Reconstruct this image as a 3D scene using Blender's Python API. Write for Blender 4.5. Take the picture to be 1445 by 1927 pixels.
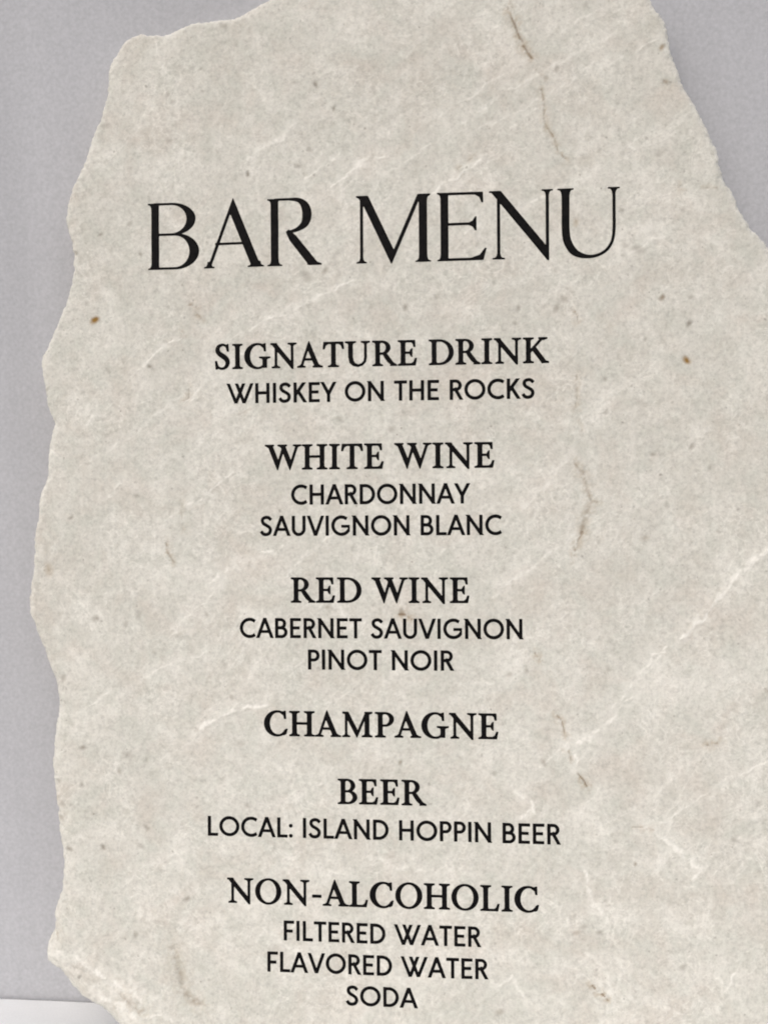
import bpy, math
import numpy as np
from mathutils import Matrix, Vector, Euler

for o in list(bpy.data.objects):
    bpy.data.objects.remove(o)
S = bpy.context.scene
COL = S.collection
rad = math.radians

# ------------------------------------------------------------------ camera
W0, H0 = 1445.0, 1927.0          # size of the photograph, the unit the outline was traced in
FPX = 2000.0                     # focal length in those pixels
DIST = 0.50                      # camera to stone
YAW = rad(5.7)
ROLL = rad(0.36)
LEAN = rad(5.4)                  # the stone leans back against the wall
MM = 0.001

Fd = Vector((-math.sin(YAW), math.cos(YAW), 0))
Rt = Vector((math.cos(YAW), math.sin(YAW), 0))
Up = Vector((0, 0, 1))
Rt2 = Rt * math.cos(ROLL) - Up * math.sin(ROLL)
Up2 = Rt * math.sin(ROLL) + Up * math.cos(ROLL)
ZC = 0.2711                      # height of the aimed point above the stone's foot, along the stone
CAM_L = Vector((0, 0, ZC)) - Fd * DIST
RL = Matrix.Rotation(-LEAN, 4, 'X')
cm = Matrix.Identity(4)
for i in range(3):
    cm[i][0] = Rt2[i]; cm[i][1] = Up2[i]; cm[i][2] = -Fd[i]; cm[i][3] = CAM_L[i]
cam_d = bpy.data.cameras.new('camera')
cam = bpy.data.objects.new('camera', cam_d)
COL.objects.link(cam)
cam.matrix_world = RL @ cm
cam_d.sensor_fit = 'VERTICAL'
cam_d.sensor_height = 36.0
cam_d.sensor_width = 27.0
cam_d.lens = FPX / H0 * 36.0
cam_d.clip_start = 0.01
cam_d.clip_end = 200
cam_d.dof.use_dof = True
cam_d.dof.focus_distance = DIST
cam_d.dof.aperture_fstop = 11.0
S.camera = cam


def ray(px, py):
    return (Fd + Rt2 * ((px - W0 / 2) / FPX) - Up2 * ((py - H0 / 2) / FPX))


def P(px, py):
    """a point of the stone's front plane, in mm (x right, z up)"""
    d = ray(px, py)
    t = -CAM_L.y / d.y
    p = CAM_L + d * t
    return (p.x * 1000, p.z * 1000)


# ------------------------------------------------------------------ light
SUN_EL, SUN_AZ = rad(46), rad(-18)     # azimuth of the sun, from straight behind the camera, towards the left
w = bpy.data.worlds.new("World")
S.world = w
w.use_nodes = True
nt = w.node_tree
bg = nt.nodes['Background']
sky = nt.nodes.new('ShaderNodeTexSky')
sky.sky_type = 'NISHITA'
sky.sun_disc = False
sky.sun_elevation = SUN_EL
sky.sun_rotation = math.pi + SUN_AZ * -1
sky.air_density = 1.0
sky.dust_density = 3.5
sky.ozone_density = 0.6
nt.links.new(sky.outputs[0], bg.inputs[0])
bg.inputs[1].default_value = 0.12
sd = bpy.data.lights.new('sun', 'SUN')
sd.energy = 0.7
sd.angle = rad(60)
sd.color = (1.0, 1.0, 0.95)
so = bpy.data.objects.new('sun', sd)
COL.objects.link(so)
sdir = Vector((math.sin(SUN_AZ) * math.cos(SUN_EL), -math.cos(SUN_AZ) * math.cos(SUN_EL), math.sin(SUN_EL)))
so.rotation_euler = sdir.to_track_quat('Z', 'Y').to_euler()
so.location = sdir * 3
S.view_settings.view_transform = 'Standard'
S.view_settings.look = 'None'
S.view_settings.gamma = 1
S.view_settings.exposure = 0.38

# ------------------------------------------------------------------ numeric helpers
_rng = np.random.RandomState(7)
_perm = np.concatenate([_rng.permutation(256)] * 3)
_ga = _rng.rand(256) * 2 * np.pi
_gx, _gy = np.cos(_ga), np.sin(_ga)


def perlin(x, y, seed=0):
    x = x + seed * 17.31; y = y + seed * 9.77
    xi = np.floor(x).astype(int); yi = np.floor(y).astype(int)
    xf = x - xi; yf = y - yi
    u = xf ** 3 * (xf * (xf * 6 - 15) + 10); v = yf ** 3 * (yf * (yf * 6 - 15) + 10)

    def g(ix, iy, dx, dy):
        h = _perm[(_perm[ix & 255] + iy) & 255]
        return _gx[h] * dx + _gy[h] * dy
    a = g(xi, yi, xf, yf); b = g(xi + 1, yi, xf - 1, yf)
    c = g(xi, yi + 1, xf, yf - 1); d = g(xi + 1, yi + 1, xf - 1, yf - 1)
    return (a + (b - a) * u) + ((c + (d - c) * u) - (a + (b - a) * u)) * v


def fbm(x, y, size, octv=4, seed=0, gain=0.5):
    s = 0; a = 1.0; f = 1.0 / size
    for i in range(octv):
        s = s + a * perlin(x * f, y * f, seed + i * 3.1)
        a *= gain; f *= 2.03
    return s


def sstep(a, b, x):
    t = np.clip((x - a) / (b - a), 0, 1)
    return t * t * (3 - 2 * t)


def seg_dist(X, Y, loop, closed=True):
    d = np.full(X.shape, 1e9)
    n = len(loop)
    for i in range(n if closed else n - 1):
        ax, ay = loop[i]; bx, by = loop[(i + 1) % n]
        ex, ey = bx - ax, by - ay
        L = ex * ex + ey * ey
        if L < 1e-12:
            continue
        t = np.clip(((X - ax) * ex + (Y - ay) * ey) / L, 0, 1)
        d = np.minimum(d, (X - ax - t * ex) ** 2 + (Y - ay - t * ey) ** 2)
    return np.sqrt(d)


def inside(X, Y, loops):
    r = np.zeros(X.shape, bool)
    for loop in loops:
        n = len(loop)
        for i in range(n):
            ax, ay = loop[i]; bx, by = loop[(i + 1) % n]
            if ay == by:
                continue
            c = ((ay > Y) != (by > Y)) & (X < (bx - ax) * (Y - ay) / (by - ay) + ax)
            r ^= c
    return r


def sdf(X, Y, loops):
    d = np.full(X.shape, 1e9)
    for l in loops:
        d = np.minimum(d, seg_dist(X, Y, l))
    return np.where(inside(X, Y, loops), -d, d)


def march(D, x0, y0, h):
    """filled mesh of the region D<0 on a grid with step h: verts (n,2), quads, other polygons"""
    ny, nx = D.shape
    ins = D < 0
    idx = np.full(D.shape, -1, int)
    c = ins.sum()
    idx[ins] = np.arange(c)
    yy, xx = np.nonzero(ins)
    verts = [np.stack([x0 + xx * h, y0 + yy * h], 1)]
    full = ins[:-1, :-1] & ins[1:, :-1] & ins[:-1, 1:] & ins[1:, 1:]
    anyi = ins[:-1, :-1] | ins[1:, :-1] | ins[:-1, 1:] | ins[1:, 1:]
    fy, fx = np.nonzero(full)
    quads = np.stack([idx[fy, fx], idx[fy, fx + 1], idx[fy + 1, fx + 1], idx[fy + 1, fx]], 1)
    cache = {}
    extra = []
    polys = []
    by, bx = np.nonzero(anyi & ~full)

    def cross(j0, i0, j1, i1):
        k = (j0, i0, j1, i1) if (j0, i0) < (j1, i1) else (j1, i1, j0, i0)
        if k in cache:
            return cache[k]
        a = D[k[0], k[1]]; b = D[k[2], k[3]]
        t = min(max(a / (a - b), 0.03), 0.97)
        extra.append((x0 + (k[1] + (k[3] - k[1]) * t) * h, y0 + (k[0] + (k[2] - k[0]) * t) * h))
        cache[k] = c + len(extra) - 1
        return cache[k]
    for j, i in zip(by.tolist(), bx.tolist()):
        q = [(j, i), (j, i + 1), (j + 1, i + 1), (j + 1, i)]
        poly = []
        for k in range(4):
            a = q[k]; b = q[(k + 1) % 4]
            if ins[a]:
                poly.append(int(idx[a]))
            if ins[a] != ins[b]:
                poly.append(cross(*a, *b))
        if len(poly) >= 3:
            polys.append(poly)
    if extra:
        verts.append(np.array(extra))
    return np.concatenate(verts), quads, polys


def make_mesh(name, V, quads, polys):
    me = bpy.data.meshes.new(name)
    lens = np.concatenate([np.full(len(quads), 4, int), np.array([len(p) for p in polys], int)])
    flat = np.concatenate([np.asarray(quads, int).ravel()] + [np.array(sum(polys, []), int)]) if polys else np.asarray(quads, int).ravel()
    me.vertices.add(len(V)); me.vertices.foreach_set('co', np.asarray(V, np.float32).ravel())
    me.loops.add(len(flat)); me.loops.foreach_set('vertex_index', flat.astype(np.int32))
    me.polygons.add(len(lens))
    st = np.concatenate([[0], np.cumsum(lens)[:-1]])
    me.polygons.foreach_set('loop_start', st.astype(np.int32))
    me.update(calc_edges=True)
    me.validate()
    me.polygons.foreach_set('use_smooth', np.ones(len(me.polygons), bool))
    return me


def link(name, me, parent=None, mat=None):
    o = bpy.data.objects.new(name, me)
    COL.objects.link(o)
    if parent: o.parent = parent
    if mat: me.materials.append(mat)
    return o


# ------------------------------------------------------------------ materials
class N:
    def __init__(s, name):
        s.m = bpy.data.materials.new(name); s.m.use_nodes = True
        s.t = s.m.node_tree; s.b = s.t.nodes['Principled BSDF']
        s.co = s.t.nodes.new('ShaderNodeTexCoord').outputs['Object']

    def n(s, typ, **k):
        x = s.t.nodes.new('ShaderNode' + typ)
        for a, b in k.items(): setattr(x, a, b)
        return x

    def l(s, a, b): s.t.links.new(a, b)

    def noise(s, scale, detail=4, rough=0.5, dist=0.0, vec=None):
        x = s.n('TexNoise'); x.inputs['Scale'].default_value = scale
        x.inputs['Detail'].default_value = detail; x.inputs['Roughness'].default_value = rough
        x.inputs['Distortion'].default_value = dist
        s.l(vec or s.co, x.inputs['Vector'])
        return x.outputs['Fac']

    def ramp(s, fac, stops):
        x = s.n('ValToRGB'); e = x.color_ramp.elements
        while len(e) < len(stops): e.new(0.5)
        for i, (p, c) in enumerate(stops):
            e[i].position = p; e[i].color = (c, c, c, 1) if not isinstance(c, tuple) else c + (1,)
        s.l(fac, x.inputs[0]); return x.outputs[0]

    def mix(s, f, a, b, mode='MIX'):
        x = s.n('Mix', data_type='RGBA', blend_type=mode)
        if isinstance(f, (int, float)): x.inputs[0].default_value = f
        else: s.l(f, x.inputs[0])
        for v, i in ((a, 6), (b, 7)):
            if isinstance(v, tuple): x.inputs[i].default_value = v + (1,)
            else: s.l(v, x.inputs[i])
        return x.outputs[2]

    def math(s, op, a, b=None):
        x = s.n('Math', operation=op)
        for i, v in enumerate((a, b)):
            if v is None: continue
            if isinstance(v, (int, float)): x.inputs[i].default_value = v
            else: s.l(v, x.inputs[i])
        return x.outputs[0]

    def attr(s, name):
        x = s.n('Attribute'); x.attribute_name = name; return x.outputs['Fac']

    def bump(s, h, strength, dist):
        x = s.n('Bump'); x.inputs['Strength'].default_value = strength
        x.inputs['Distance'].default_value = dist; s.l(h, x.inputs['Height'])
        s.l(x.outputs[0], s.b.inputs['Normal']); return x


def stone_material():
    m = N('limestone')
    # diagonal, slightly stretched coordinates: the bedding of the stone runs up to the right
    mp = m.n('Mapping', vector_type='TEXTURE'); mp.inputs['Rotation'].default_value = (0, rad(-42), 0)
    mp.inputs['Scale'].default_value = (1.9, 1.0, 0.85)
    m.l(m.co, mp.inputs[0]); dv = mp.outputs[0]
    big = m.ramp(m.noise(14, 3, 0.55, 0.6), [(0.35, 0.0), (0.65, 1.0)])
    c = m.mix(big, STONE_A, STONE_B)
    green = m.ramp(m.noise(75, 5, 0.6, 0.5), [(0.42, 0.0), (0.60, 1.0)])
    c = m.mix(m.math('MULTIPLY', green, 0.55), c, STONE_G)
    pink = m.ramp(m.noise(38, 4, 0.62, 0.6), [(0.48, 0.0), (0.70, 1.0)])
    c = m.mix(m.math('MULTIPLY', pink, 0.7), c, STONE_P)
    pale = m.ramp(m.noise(44, 6, 0.68, 0.5), [(0.50, 0.0), (0.68, 1.0)])
    c = m.mix(m.math('MULTIPLY', pale, 0.42), c, STONE_W)
    # thin white veins
    v1 = m.math('ABSOLUTE', m.math('SUBTRACT', m.noise(26, 5, 0.6, 0.9, dv), 0.5))
    v1 = m.ramp(v1, [(0.0, 1.0), (0.012, 0.4), (0.03, 0.0)])
    v1 = m.math('MULTIPLY', v1, m.ramp(m.noise(20, 2, 0.5), [(0.45, 0.0), (0.62, 1.0)]))
    c = m.mix(m.math('MULTIPLY', v1, 0.32), c, STONE_W)
    # a finer web of short wisps, denser where the stone is recrystallised
    v2 = m.math('ABSOLUTE', m.math('SUBTRACT', m.noise(95, 4, 0.55, 1.6), 0.5))
    v2 = m.ramp(v2, [(0.0, 1.0), (0.03, 0.3), (0.06, 0.0)])
    v2 = m.math('MULTIPLY', v2, m.ramp(m.noise(33, 3, 0.6, 0.4), [(0.46, 0.0), (0.60, 1.0)]))
    c = m.mix(m.math('MULTIPLY', v2, 0.42), c, STONE_W)
    # clouded, finely crystalline mottling
    v3 = m.ramp(m.noise(170, 6, 0.75, 0.6), [(0.50, 0.0), (0.66, 1.0)])
    c = m.mix(m.math('MULTIPLY', v3, 0.24), c, STONE_W)
    d3 = m.ramp(m.noise(210, 6, 0.75, 0.5), [(0.50, 0.0), (0.68, 1.0)])
    c = m.mix(m.math('MULTIPLY', d3, 0.42), c, (0.41, 0.395, 0.34))
    # grain
    g = m.noise(780, 3, 0.65)
    g2 = m.noise(380, 4, 0.7)
    gr = m.math('ADD', m.math('MULTIPLY', g, 0.55), m.math('MULTIPLY', g2, 0.9))
    gr = m.ramp(gr, [(0.50, 0.80), (0.72, 1.0), (0.94, 1.12)])
    c = m.mix(1.0, c, gr, 'MULTIPLY')
    # dark specks of two sizes
    for sc, th, col, k in ((170, 0.045, (0.20, 0.18, 0.155), 0.75), (420, 0.05, (0.24, 0.215, 0.18), 0.7)):
        vo = m.n('TexVoronoi'); vo.inputs['Scale'].default_value = sc
        wv = m.n('VectorMath', operation='ADD')
        nn = m.n('TexNoise'); nn.inputs['Scale'].default_value = sc * 1.3; m.l(m.co, nn.inputs['Vector'])
        sv = m.n('VectorMath', operation='SCALE'); sv.inputs['Scale'].default_value = 0.6 / sc
        m.l(nn.outputs['Color'], sv.inputs[0]); m.l(m.co, wv.inputs[0]); m.l(sv.outputs[0], wv.inputs[1])
        m.l(wv.outputs[0], vo.inputs['Vector'])
        sep = m.n('SeparateColor'); m.l(vo.outputs['Color'], sep.inputs[0])
        size = m.math('MULTIPLY', m.math('GREATER_THAN', sep.outputs[0], 0.80 if sc < 300 else 0.72), m.math('ADD', m.math('MULTIPLY', sep.outputs[1], 0.22), 0.07))
        f = m.math('SUBTRACT', size, vo.outputs['Distance'])
        f = m.ramp(f, [(0.0, 0.0), (0.16, 1.0)])
        c = m.mix(m.math('MULTIPLY', f, k), c, col)
    # traced marks stored on the mesh: white veins plus the rim's painted highlight, grey pits, brown fissures, ochre grains
    c = m.mix(m.attr('vein_rim_light'), c, STONE_W)
    c = m.mix(m.attr('pit'), c, (0.23, 0.205, 0.17))
    c = m.mix(m.math('MULTIPLY', m.attr('tan'), 0.85), c, (0.38, 0.305, 0.21))
    c = m.mix(m.attr('fissure'), c, (0.17, 0.115, 0.065))
    c = m.mix(m.attr('ochre'), c, (0.23, 0.125, 0.02))
    m.l(c, m.b.inputs['Base Color'])
    m.b.inputs['Roughness'].default_value = 0.72
    m.b.inputs['Specular IOR Level'].default_value = 0.35
    hsum = m.math('ADD', m.math('MULTIPLY', m.noise(420, 4, 0.6), 0.5), m.math('MULTIPLY', m.noise(110, 4, 0.55, 0.3), 2.2))
    m.bump(hsum, 0.45, 0.00025)
    return m.m


STONE_A = (0.535, 0.518, 0.464)
STONE_B = (0.582, 0.567, 0.513)
STONE_G = (0.488, 0.494, 0.437)
STONE_P = (0.520, 0.476, 0.418)
STONE_W = (0.770, 0.750, 0.690)
M_STONE = stone_material()


def ink_material():
    m = N('black_ink')
    f = m.ramp(m.noise(500, 3, 0.6), [(0.35, (0.003, 0.003, 0.0035)), (0.7, (0.008, 0.007, 0.007))])
    m.l(f, m.b.inputs['Base Color'])
    m.b.inputs['Roughness'].default_value = 0.55
    m.b.inputs['Specular IOR Level'].default_value = 0.05
    m.bump(m.noise(900, 2, 0.5), 0.3, 0.0001)
    return m.m


def wall_material():
    m = N('matt_wall_paint')
    c = m.mix(m.ramp(m.noise(7, 3, 0.5), [(0.3, 0.0), (0.7, 1.0)]), WALL_A, WALL_B)
    mp = m.n('Mapping', vector_type='TEXTURE'); mp.inputs['Scale'].default_value = (1, 1, 14)
    m.l(m.co, mp.inputs[0])
    st = m.ramp(m.noise(42, 3, 0.55, 0.2, mp.outputs[0]), [(0.3, 0.955), (0.7, 1.035)])
    c = m.mix(1.0, c, st, 'MULTIPLY')
    g = m.ramp(m.noise(520, 3, 0.7), [(0.3, 0.90), (0.7, 1.09)])
    c = m.mix(1.0, c, g, 'MULTIPLY')
    m.l(c, m.b.inputs['Base Color'])
    m.b.inputs['Roughness'].default_value = 0.85
    m.bump(m.noise(700, 3, 0.6), 0.35, 0.0002)
    return m.m


WALL_A = (0.420, 0.424, 0.445)
WALL_B = (0.455, 0.458, 0.478)
M_WALL = wall_material()


def table_material():
    m = N('white_laminate')
    c = m.mix(m.ramp(m.noise(30, 4, 0.6), [(0.35, 0.0), (0.7, 1.0)]), (0.735, 0.745, 0.745), (0.785, 0.795, 0.795))
    g = m.ramp(m.noise(900, 2, 0.6), [(0.3, 0.96), (0.7, 1.03)])
    c = m.mix(1.0, c, g, 'MULTIPLY')
    m.l(c, m.b.inputs['Base Color'])
    m.b.inputs['Roughness'].default_value = 0.6
    m.bump(m.noise(600, 3, 0.6), 0.3, 0.00015)
    return m.m


M_INK = ink_material()
M_TABLE = table_material()

# ------------------------------------------------------------------ wall and counter
# the wall stands where the far edge of the counter is seen
dw = (RL.to_3x3() @ ray(75, 1877)); cw = RL @ CAM_L
WALL_Y = (cw + dw * (-cw.z / dw.z)).y
print('wall y', WALL_Y, 'cam', cw)


def box_mesh(name, x0, x1, y0, y1, z0, z1, bev=0.0, seg=3):
    import bmesh
    bm = bmesh.new()
    bmesh.ops.create_cube(bm, size=1)
    for v in bm.verts:
        v.co = Vector(((x0 + x1) / 2 + v.co.x * (x1 - x0), (y0 + y1) / 2 + v.co.y * (y1 - y0), (z0 + z1) / 2 + v.co.z * (z1 - z0)))
    if bev:
        bmesh.ops.bevel(bm, geom=bm.edges[:], offset=bev, segments=seg, affect='EDGES', profile=0.5)
    me = bpy.data.meshes.new(name); bm.to_mesh(me); bm.free()
    return me


wall = link('wall', box_mesh('wall', -2.5, 2.5, WALL_Y, WALL_Y + 0.15, -0.9, 2.2), mat=M_WALL)
wall['kind'] = 'structure'
counter = link('counter', box_mesh('counter', -1.3, 1.3, -0.55, WALL_Y - 0.0015, -0.04, 0.0, 0.0018), mat=M_TABLE)
counter['label'] = 'white counter top that the stone menu stands on, against the grey wall'
counter['category'] = 'counter'

# ------------------------------------------------------------------ the stone
OUT = [(498, 2), (464, 21), (452, 29), (439, 35), (415, 35), (384, 40), (360, 43), (339, 52), (322, 60), (308, 64), (291, 64), (277, 65), (263, 62), (249, 66), (237, 73), (227, 85), (218, 100), (207, 116), (204, 126), (202, 145), (201, 173), (195, 201), (189, 221), (173, 260), (163, 291), (151, 322), (138, 353), (128, 384), (125, 401), (122, 412), (127, 431), (134, 451), (137.5, 475), (137, 504), (135, 530), (127, 556), (119, 579), (109, 602), (96, 634), (86, 657), (75, 680), (78, 700), (82, 724), (87, 755), (93, 776), (101, 797), (95, 818), (91, 836), (89.5, 867), (88, 899), (78, 923), (71, 941), (73, 964), (66, 998), (63.5, 1029), (63.5, 1070), (58, 1102), (54, 1125), (56, 1154), (62, 1169), (70, 1195), (82, 1224), (89.5, 1250), (100, 1275), (106, 1296), (107, 1330), (106, 1345), (101, 1372), (98, 1407), (94, 1443), (99, 1482), (104, 1521), (107, 1560), (114, 1599), (115.5, 1632), (114, 1671), (106, 1697), (99, 1720), (99, 1752), (88, 1772), (84, 1795), (85, 1811), (101, 1824), (117, 1837), (130, 1856), (153, 1879), (176, 1895), (195, 1905), (208, 1918), (220, 1930), (245, 1950), (300, 1968), (360, 1962), (450, 1985), (620, 2030), (800, 2050), (950, 2059), (1100, 2056), (1280, 2060), (1400, 2040), (1500, 2000), (1560, 1900), (1590, 1750), (1575, 1600), (1600, 1450), (1590, 1300), (1560, 1150), (1570, 1000), (1545, 860), (1530, 740), (1490, 600), (1470, 520), (1447, 467), (1434, 451), (1420, 436), (1404, 416), (1389, 390), (1380, 366), (1372, 350), (1364, 341), (1359, 322), (1352, 306), (1350, 284), (1332, 243), (1320, 220), (1307, 197), (1287, 163), (1272, 121), (1261, 91), (1255, 55), (1251, 37), (1243, 26), (1233, 18), (1227, 4), (1215, -20), (1170, -45), (1080, -60), (950, -50), (830, -70), (700, -60), (600, -45), (540, -20)]
outline = [P(*p) for p in OUT]
minz = min(p[1] for p in outline)
print('foot of stone at', minz, 'top', max(p[1] for p in outline))
THICK = 15.0
GH = 0.55
X0 = min(p[0] for p in outline) - 3; X1 = max(p[0] for p in outline) + 3
Z0 = minz - 3; Z1 = max(p[1] for p in outline) + 3
gx = np.arange(X0, X1, GH); gz = np.arange(Z0, Z1, GH)
GX, GZ = np.meshgrid(gx, gz)


def sdf_outline():
    # exact only near the outline, coarse elsewhere: distances from a coarse grid are enough inside
    st = 8
    cx = np.append(gx[::st], gx[-1]); cz = np.append(gz[::st], gz[-1])
    CX, CZ = np.meshgrid(cx, cz)
    c = sdf(CX, CZ, [outline])
    ix = np.searchsorted(cx, gx, 'right') - 1; ix = np.clip(ix, 0, len(cx) - 2)
    iz = np.searchsorted(cz, gz, 'right') - 1; iz = np.clip(iz, 0, len(cz) - 2)
    fx = (gx - cx[ix]) / (cx[ix + 1] - cx[ix]); fz = (gz - cz[iz]) / (cz[iz + 1] - cz[iz])
    A = c[np.ix_(iz, ix)]; B = c[np.ix_(iz, ix + 1)]; C = c[np.ix_(iz + 1, ix)]; E = c[np.ix_(iz + 1, ix + 1)]
    FX, FZ = np.meshgrid(fx, fz)
    D = A * (1 - FX) * (1 - FZ) + B * FX * (1 - FZ) + C * (1 - FX) * FZ + E * FX * FZ
    near = np.abs(D) < 14
    D[near] = sdf(GX[near], GZ[near], [outline])
    return D


D = sdf_outline()
D += 0.35 * fbm(GX, GZ, 5, 3, 1) + 0.28 * fbm(GX, GZ, 1.6, 2, 2) + 0.8 * np.abs(perlin(GX / 4.5, GZ / 4.5, 3)) - 0.2


def rot(a):
    c, s = math.cos(a), math.sin(a)
    return GX * c + GZ * s, -GX * s + GZ * c


RU, RV = rot(rad(42))           # RU runs along the bedding, up to the right
HT = 0.9 * fbm(GX, GZ, 70, 3, 5)
HT += 0.10 * fbm(RU * 0.7, RV, 9, 4, 9, 0.5) + 0.10 * fbm(GX, GZ, 12, 4, 10, 0.5)
HT += 0.03 * fbm(GX, GZ, 2.6, 3, 13)
# shallow cleavage terraces
tn = fbm(RU * 0.45, RV, 26, 4, 21, 0.5) * 5.0
fr = tn - np.floor(tn)
HT += 0.13 * sstep(0.0, 0.10, fr) * (1 - fr) * sstep(-0.3, 0.3, fbm(GX, GZ, 40, 2, 27))


def line_field(pts, width, wob=1.2, seed=0, taper=True):
    """soft line along traced photo points, broken up by noise; width in mm"""
    L = [P(*p) for p in pts]
    xs = [p[0] for p in L]; zs = [p[1] for p in L]
    m = 6 + width * 3
    i0 = max(int((min(xs) - m - X0) / GH), 0); i1 = min(int((max(xs) + m - X0) / GH) + 1, len(gx))
    j0 = max(int((min(zs) - m - Z0) / GH), 0); j1 = min(int((max(zs) + m - Z0) / GH) + 1, len(gz))
    if i1 <= i0 or j1 <= j0:
        return None
    sl = (slice(j0, j1), slice(i0, i1))
    x = GX[sl]; z = GZ[sl]
    wx = x + wob * fbm(x, z, 7, 3, 31 + seed); wz = z + wob * fbm(x, z, 7, 3, 41 + seed)
    d = seg_dist(wx, wz, L, False)
    wv = width * (0.65 + 0.9 * np.clip(fbm(x, z, 6, 2, 51 + seed) + 0.3, 0, 1))
    f = np.clip(1 - d / np.maximum(wv, 0.3), 0, 1)
    return sl, f, x, z


vein_rim_light = np.zeros_like(HT); pit = np.zeros_like(HT); fis = np.zeros_like(HT); och = np.zeros_like(HT); tan = np.zeros_like(HT)
# white veins: (points, width mm, strength)
VEINS = [
    ([(470, 300), (490, 280), (530, 262), (556, 232)], 1.0, .5), ([(480, 165), (500, 190), (545, 205)], .8, .4),
    ([(625, 350), (645, 335), (665, 318), (690, 300), (730, 292)], 1.2, .75), ([(570, 340), (600, 315), (640, 290)], 1.0, .6),
    ([(640, 350), (650, 390), (640, 430)], .8, .4), ([(815, 365), (840, 345), (880, 320), (905, 300)], 1.2, .7),
    ([(820, 225), (850, 200), (880, 185), (930, 150), (990, 110)], .9, .4), ([(870, 230), (940, 180), (1010, 140), (1080, 100), (1160, 60)], 1.4, .45),
    ([(900, 240), (970, 215), (1060, 160), (1130, 110)], 1.0, .4), ([(960, 240), (1010, 200), (1060, 150)], .8, .4),
    ([(500, 600), (540, 590), (590, 565), (640, 540), (670, 530)], 1.0, .7), ([(430, 640), (470, 620), (510, 600)], .8, .5),
    ([(270, 690), (310, 650), (345, 630)], .8, .65), ([(240, 720), (270, 690)], .7, .4), ([(355, 760), (385, 715), (420, 690), (470, 650)], .9, .6),
    ([(150, 880), (200, 850), (260, 815), (300, 770), (340, 750)], .9, .4), ([(165, 800), (175, 780)], 1.2, .7), ([(200, 940), (230, 910)], .8, .5),
    ([(310, 980), (380, 940), (420, 900), (450, 880)], 1.0, .7), ([(395, 1100), (430, 1070), (480, 1045), (530, 1030)], 1.1, .7),
    ([(540, 1090), (570, 1050), (620, 1010), (650, 990)], 1.0, .5), ([(370, 1380), (400, 1355), (440, 1335), (500, 1330)], 1.4, .85),
    ([(290, 1440), (330, 1415), (370, 1385)], .7, .35), ([(140, 1340), (180, 1325), (210, 1300)], .8, .5),
    ([(150, 1170), (180, 1185), (200, 1130)], .8, .3), ([(265, 1280), (330, 1245), (390, 1230)], .9, .5),
    ([(320, 1200), (360, 1150), (400, 1120), (440, 1060)], .9, .45), ([(640, 1140), (650, 1180), (700, 1170), (730, 1180)], 1.2, .5),
    ([(1280, 1205), (1330, 1150), (1370, 1100), (1445, 1030)], 1.5, .8), ([(1200, 1140), (1240, 1115), (1280, 1095)], .8, .4),
    ([(1150, 1330), (1180, 1300), (1220, 1265), (1250, 1220)], 1.0, .55), ([(1065, 1405), (1090, 1400), (1105, 1390)], 1.5, .9),
    ([(1105, 1390), (1150, 1350), (1190, 1310)], 1.2, .6), ([(1080, 1420), (1085, 1440)], 1.3, .8),
    ([(1220, 1560), (1250, 1580), (1290, 1610), (1320, 1640)], 1.3, .85), ([(1320, 1640), (1290, 1665)], 1.0, .6),
    ([(1220, 1560), (1260, 1545), (1300, 1510), (1370, 1470), (1445, 1430)], 1.0, .5), ([(1200, 1270), (1230, 1235), (1250, 1225)], 1.1, .7),
    ([(1240, 1600), (1235, 1640), (1245, 1660)], .9, .5), ([(1100, 1640), (1110, 1690), (1130, 1720)], 1.8, .6), ([(960, 1480), (1000, 1510), (1010, 1530)], 1.2, .6),
    ([(980, 1540), (1000, 1520)], 1.0, .6), ([(700, 1600), (740, 1630), (800, 1640)], 1.0, .4), ([(920, 960), (980, 960), (1040, 900), (1070, 860)], 1.1, .35),
    ([(930, 1120), (980, 1080), (1040, 1040), (1080, 1010)], 1.2, .45), ([(1000, 380), (1060, 350), (1110, 330)], 1.0, .5), ([(870, 440), (905, 420)], .9, .5),
    ([(1180, 480), (1230, 450), (1260, 440)], .9, .5), ([(1130, 410), (1150, 440), (1165, 470)], .8, .4), ([(930, 540), (1000, 520), (1060, 500)], .8, .3),
    ([(640, 1250), (680, 1300), (760, 1310)], 1.2, .35), ([(780, 1690), (830, 1730), (870, 1760)], 1.2, .4), ([(690, 1790), (760, 1850), (790, 1900)], 1.4, .45),
    ([(1100, 1790), (1140, 1820), (1150, 1870)], 1.3, .45), ([(1340, 1830), (1365, 1860), (1390, 1820)], 1.2, .6), ([(930, 1860), (960, 1840), (990, 1880)], 1.2, .5),
    ([(460, 1700), (500, 1750), (560, 1790)], 1.2, .35), ([(95, 1790), (140, 1800), (190, 1830), (250, 1870), (280, 1890)], 1.5, .6),
    ([(190, 1880), (230, 1895), (260, 1915)], 2.5, .7), ([(255, 1918), (300, 1908), (330, 1925)], 1.5, .6), ([(1050, 60), (1090, 40), (1140, 10)], 1.0, .4),
    ([(1140, 120), (1200, 90), (1240, 70)], 1.0, .4), ([(290, 80), (300, 105), (312, 135)], .7, .6), ([(720, 330), (770, 300), (810, 270), (850, 245)], .9, .4),
    ([(1130, 1480), (1090, 1530), (1080, 1600)], 1.0, .35), ([(1300, 1260), (1330, 1290), (1390, 1300)], .9, .3), ([(560, 1560), (600, 1480), (640, 1440)], .9, .3),
    ([(870, 1420), (900, 1450), (950, 1470)], .9, .35), ([(180, 1560), (230, 1580), (300, 1540)], .8, .25), ([(240, 1640), (300, 1620), (340, 1600)], .8, .3),
]
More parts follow.
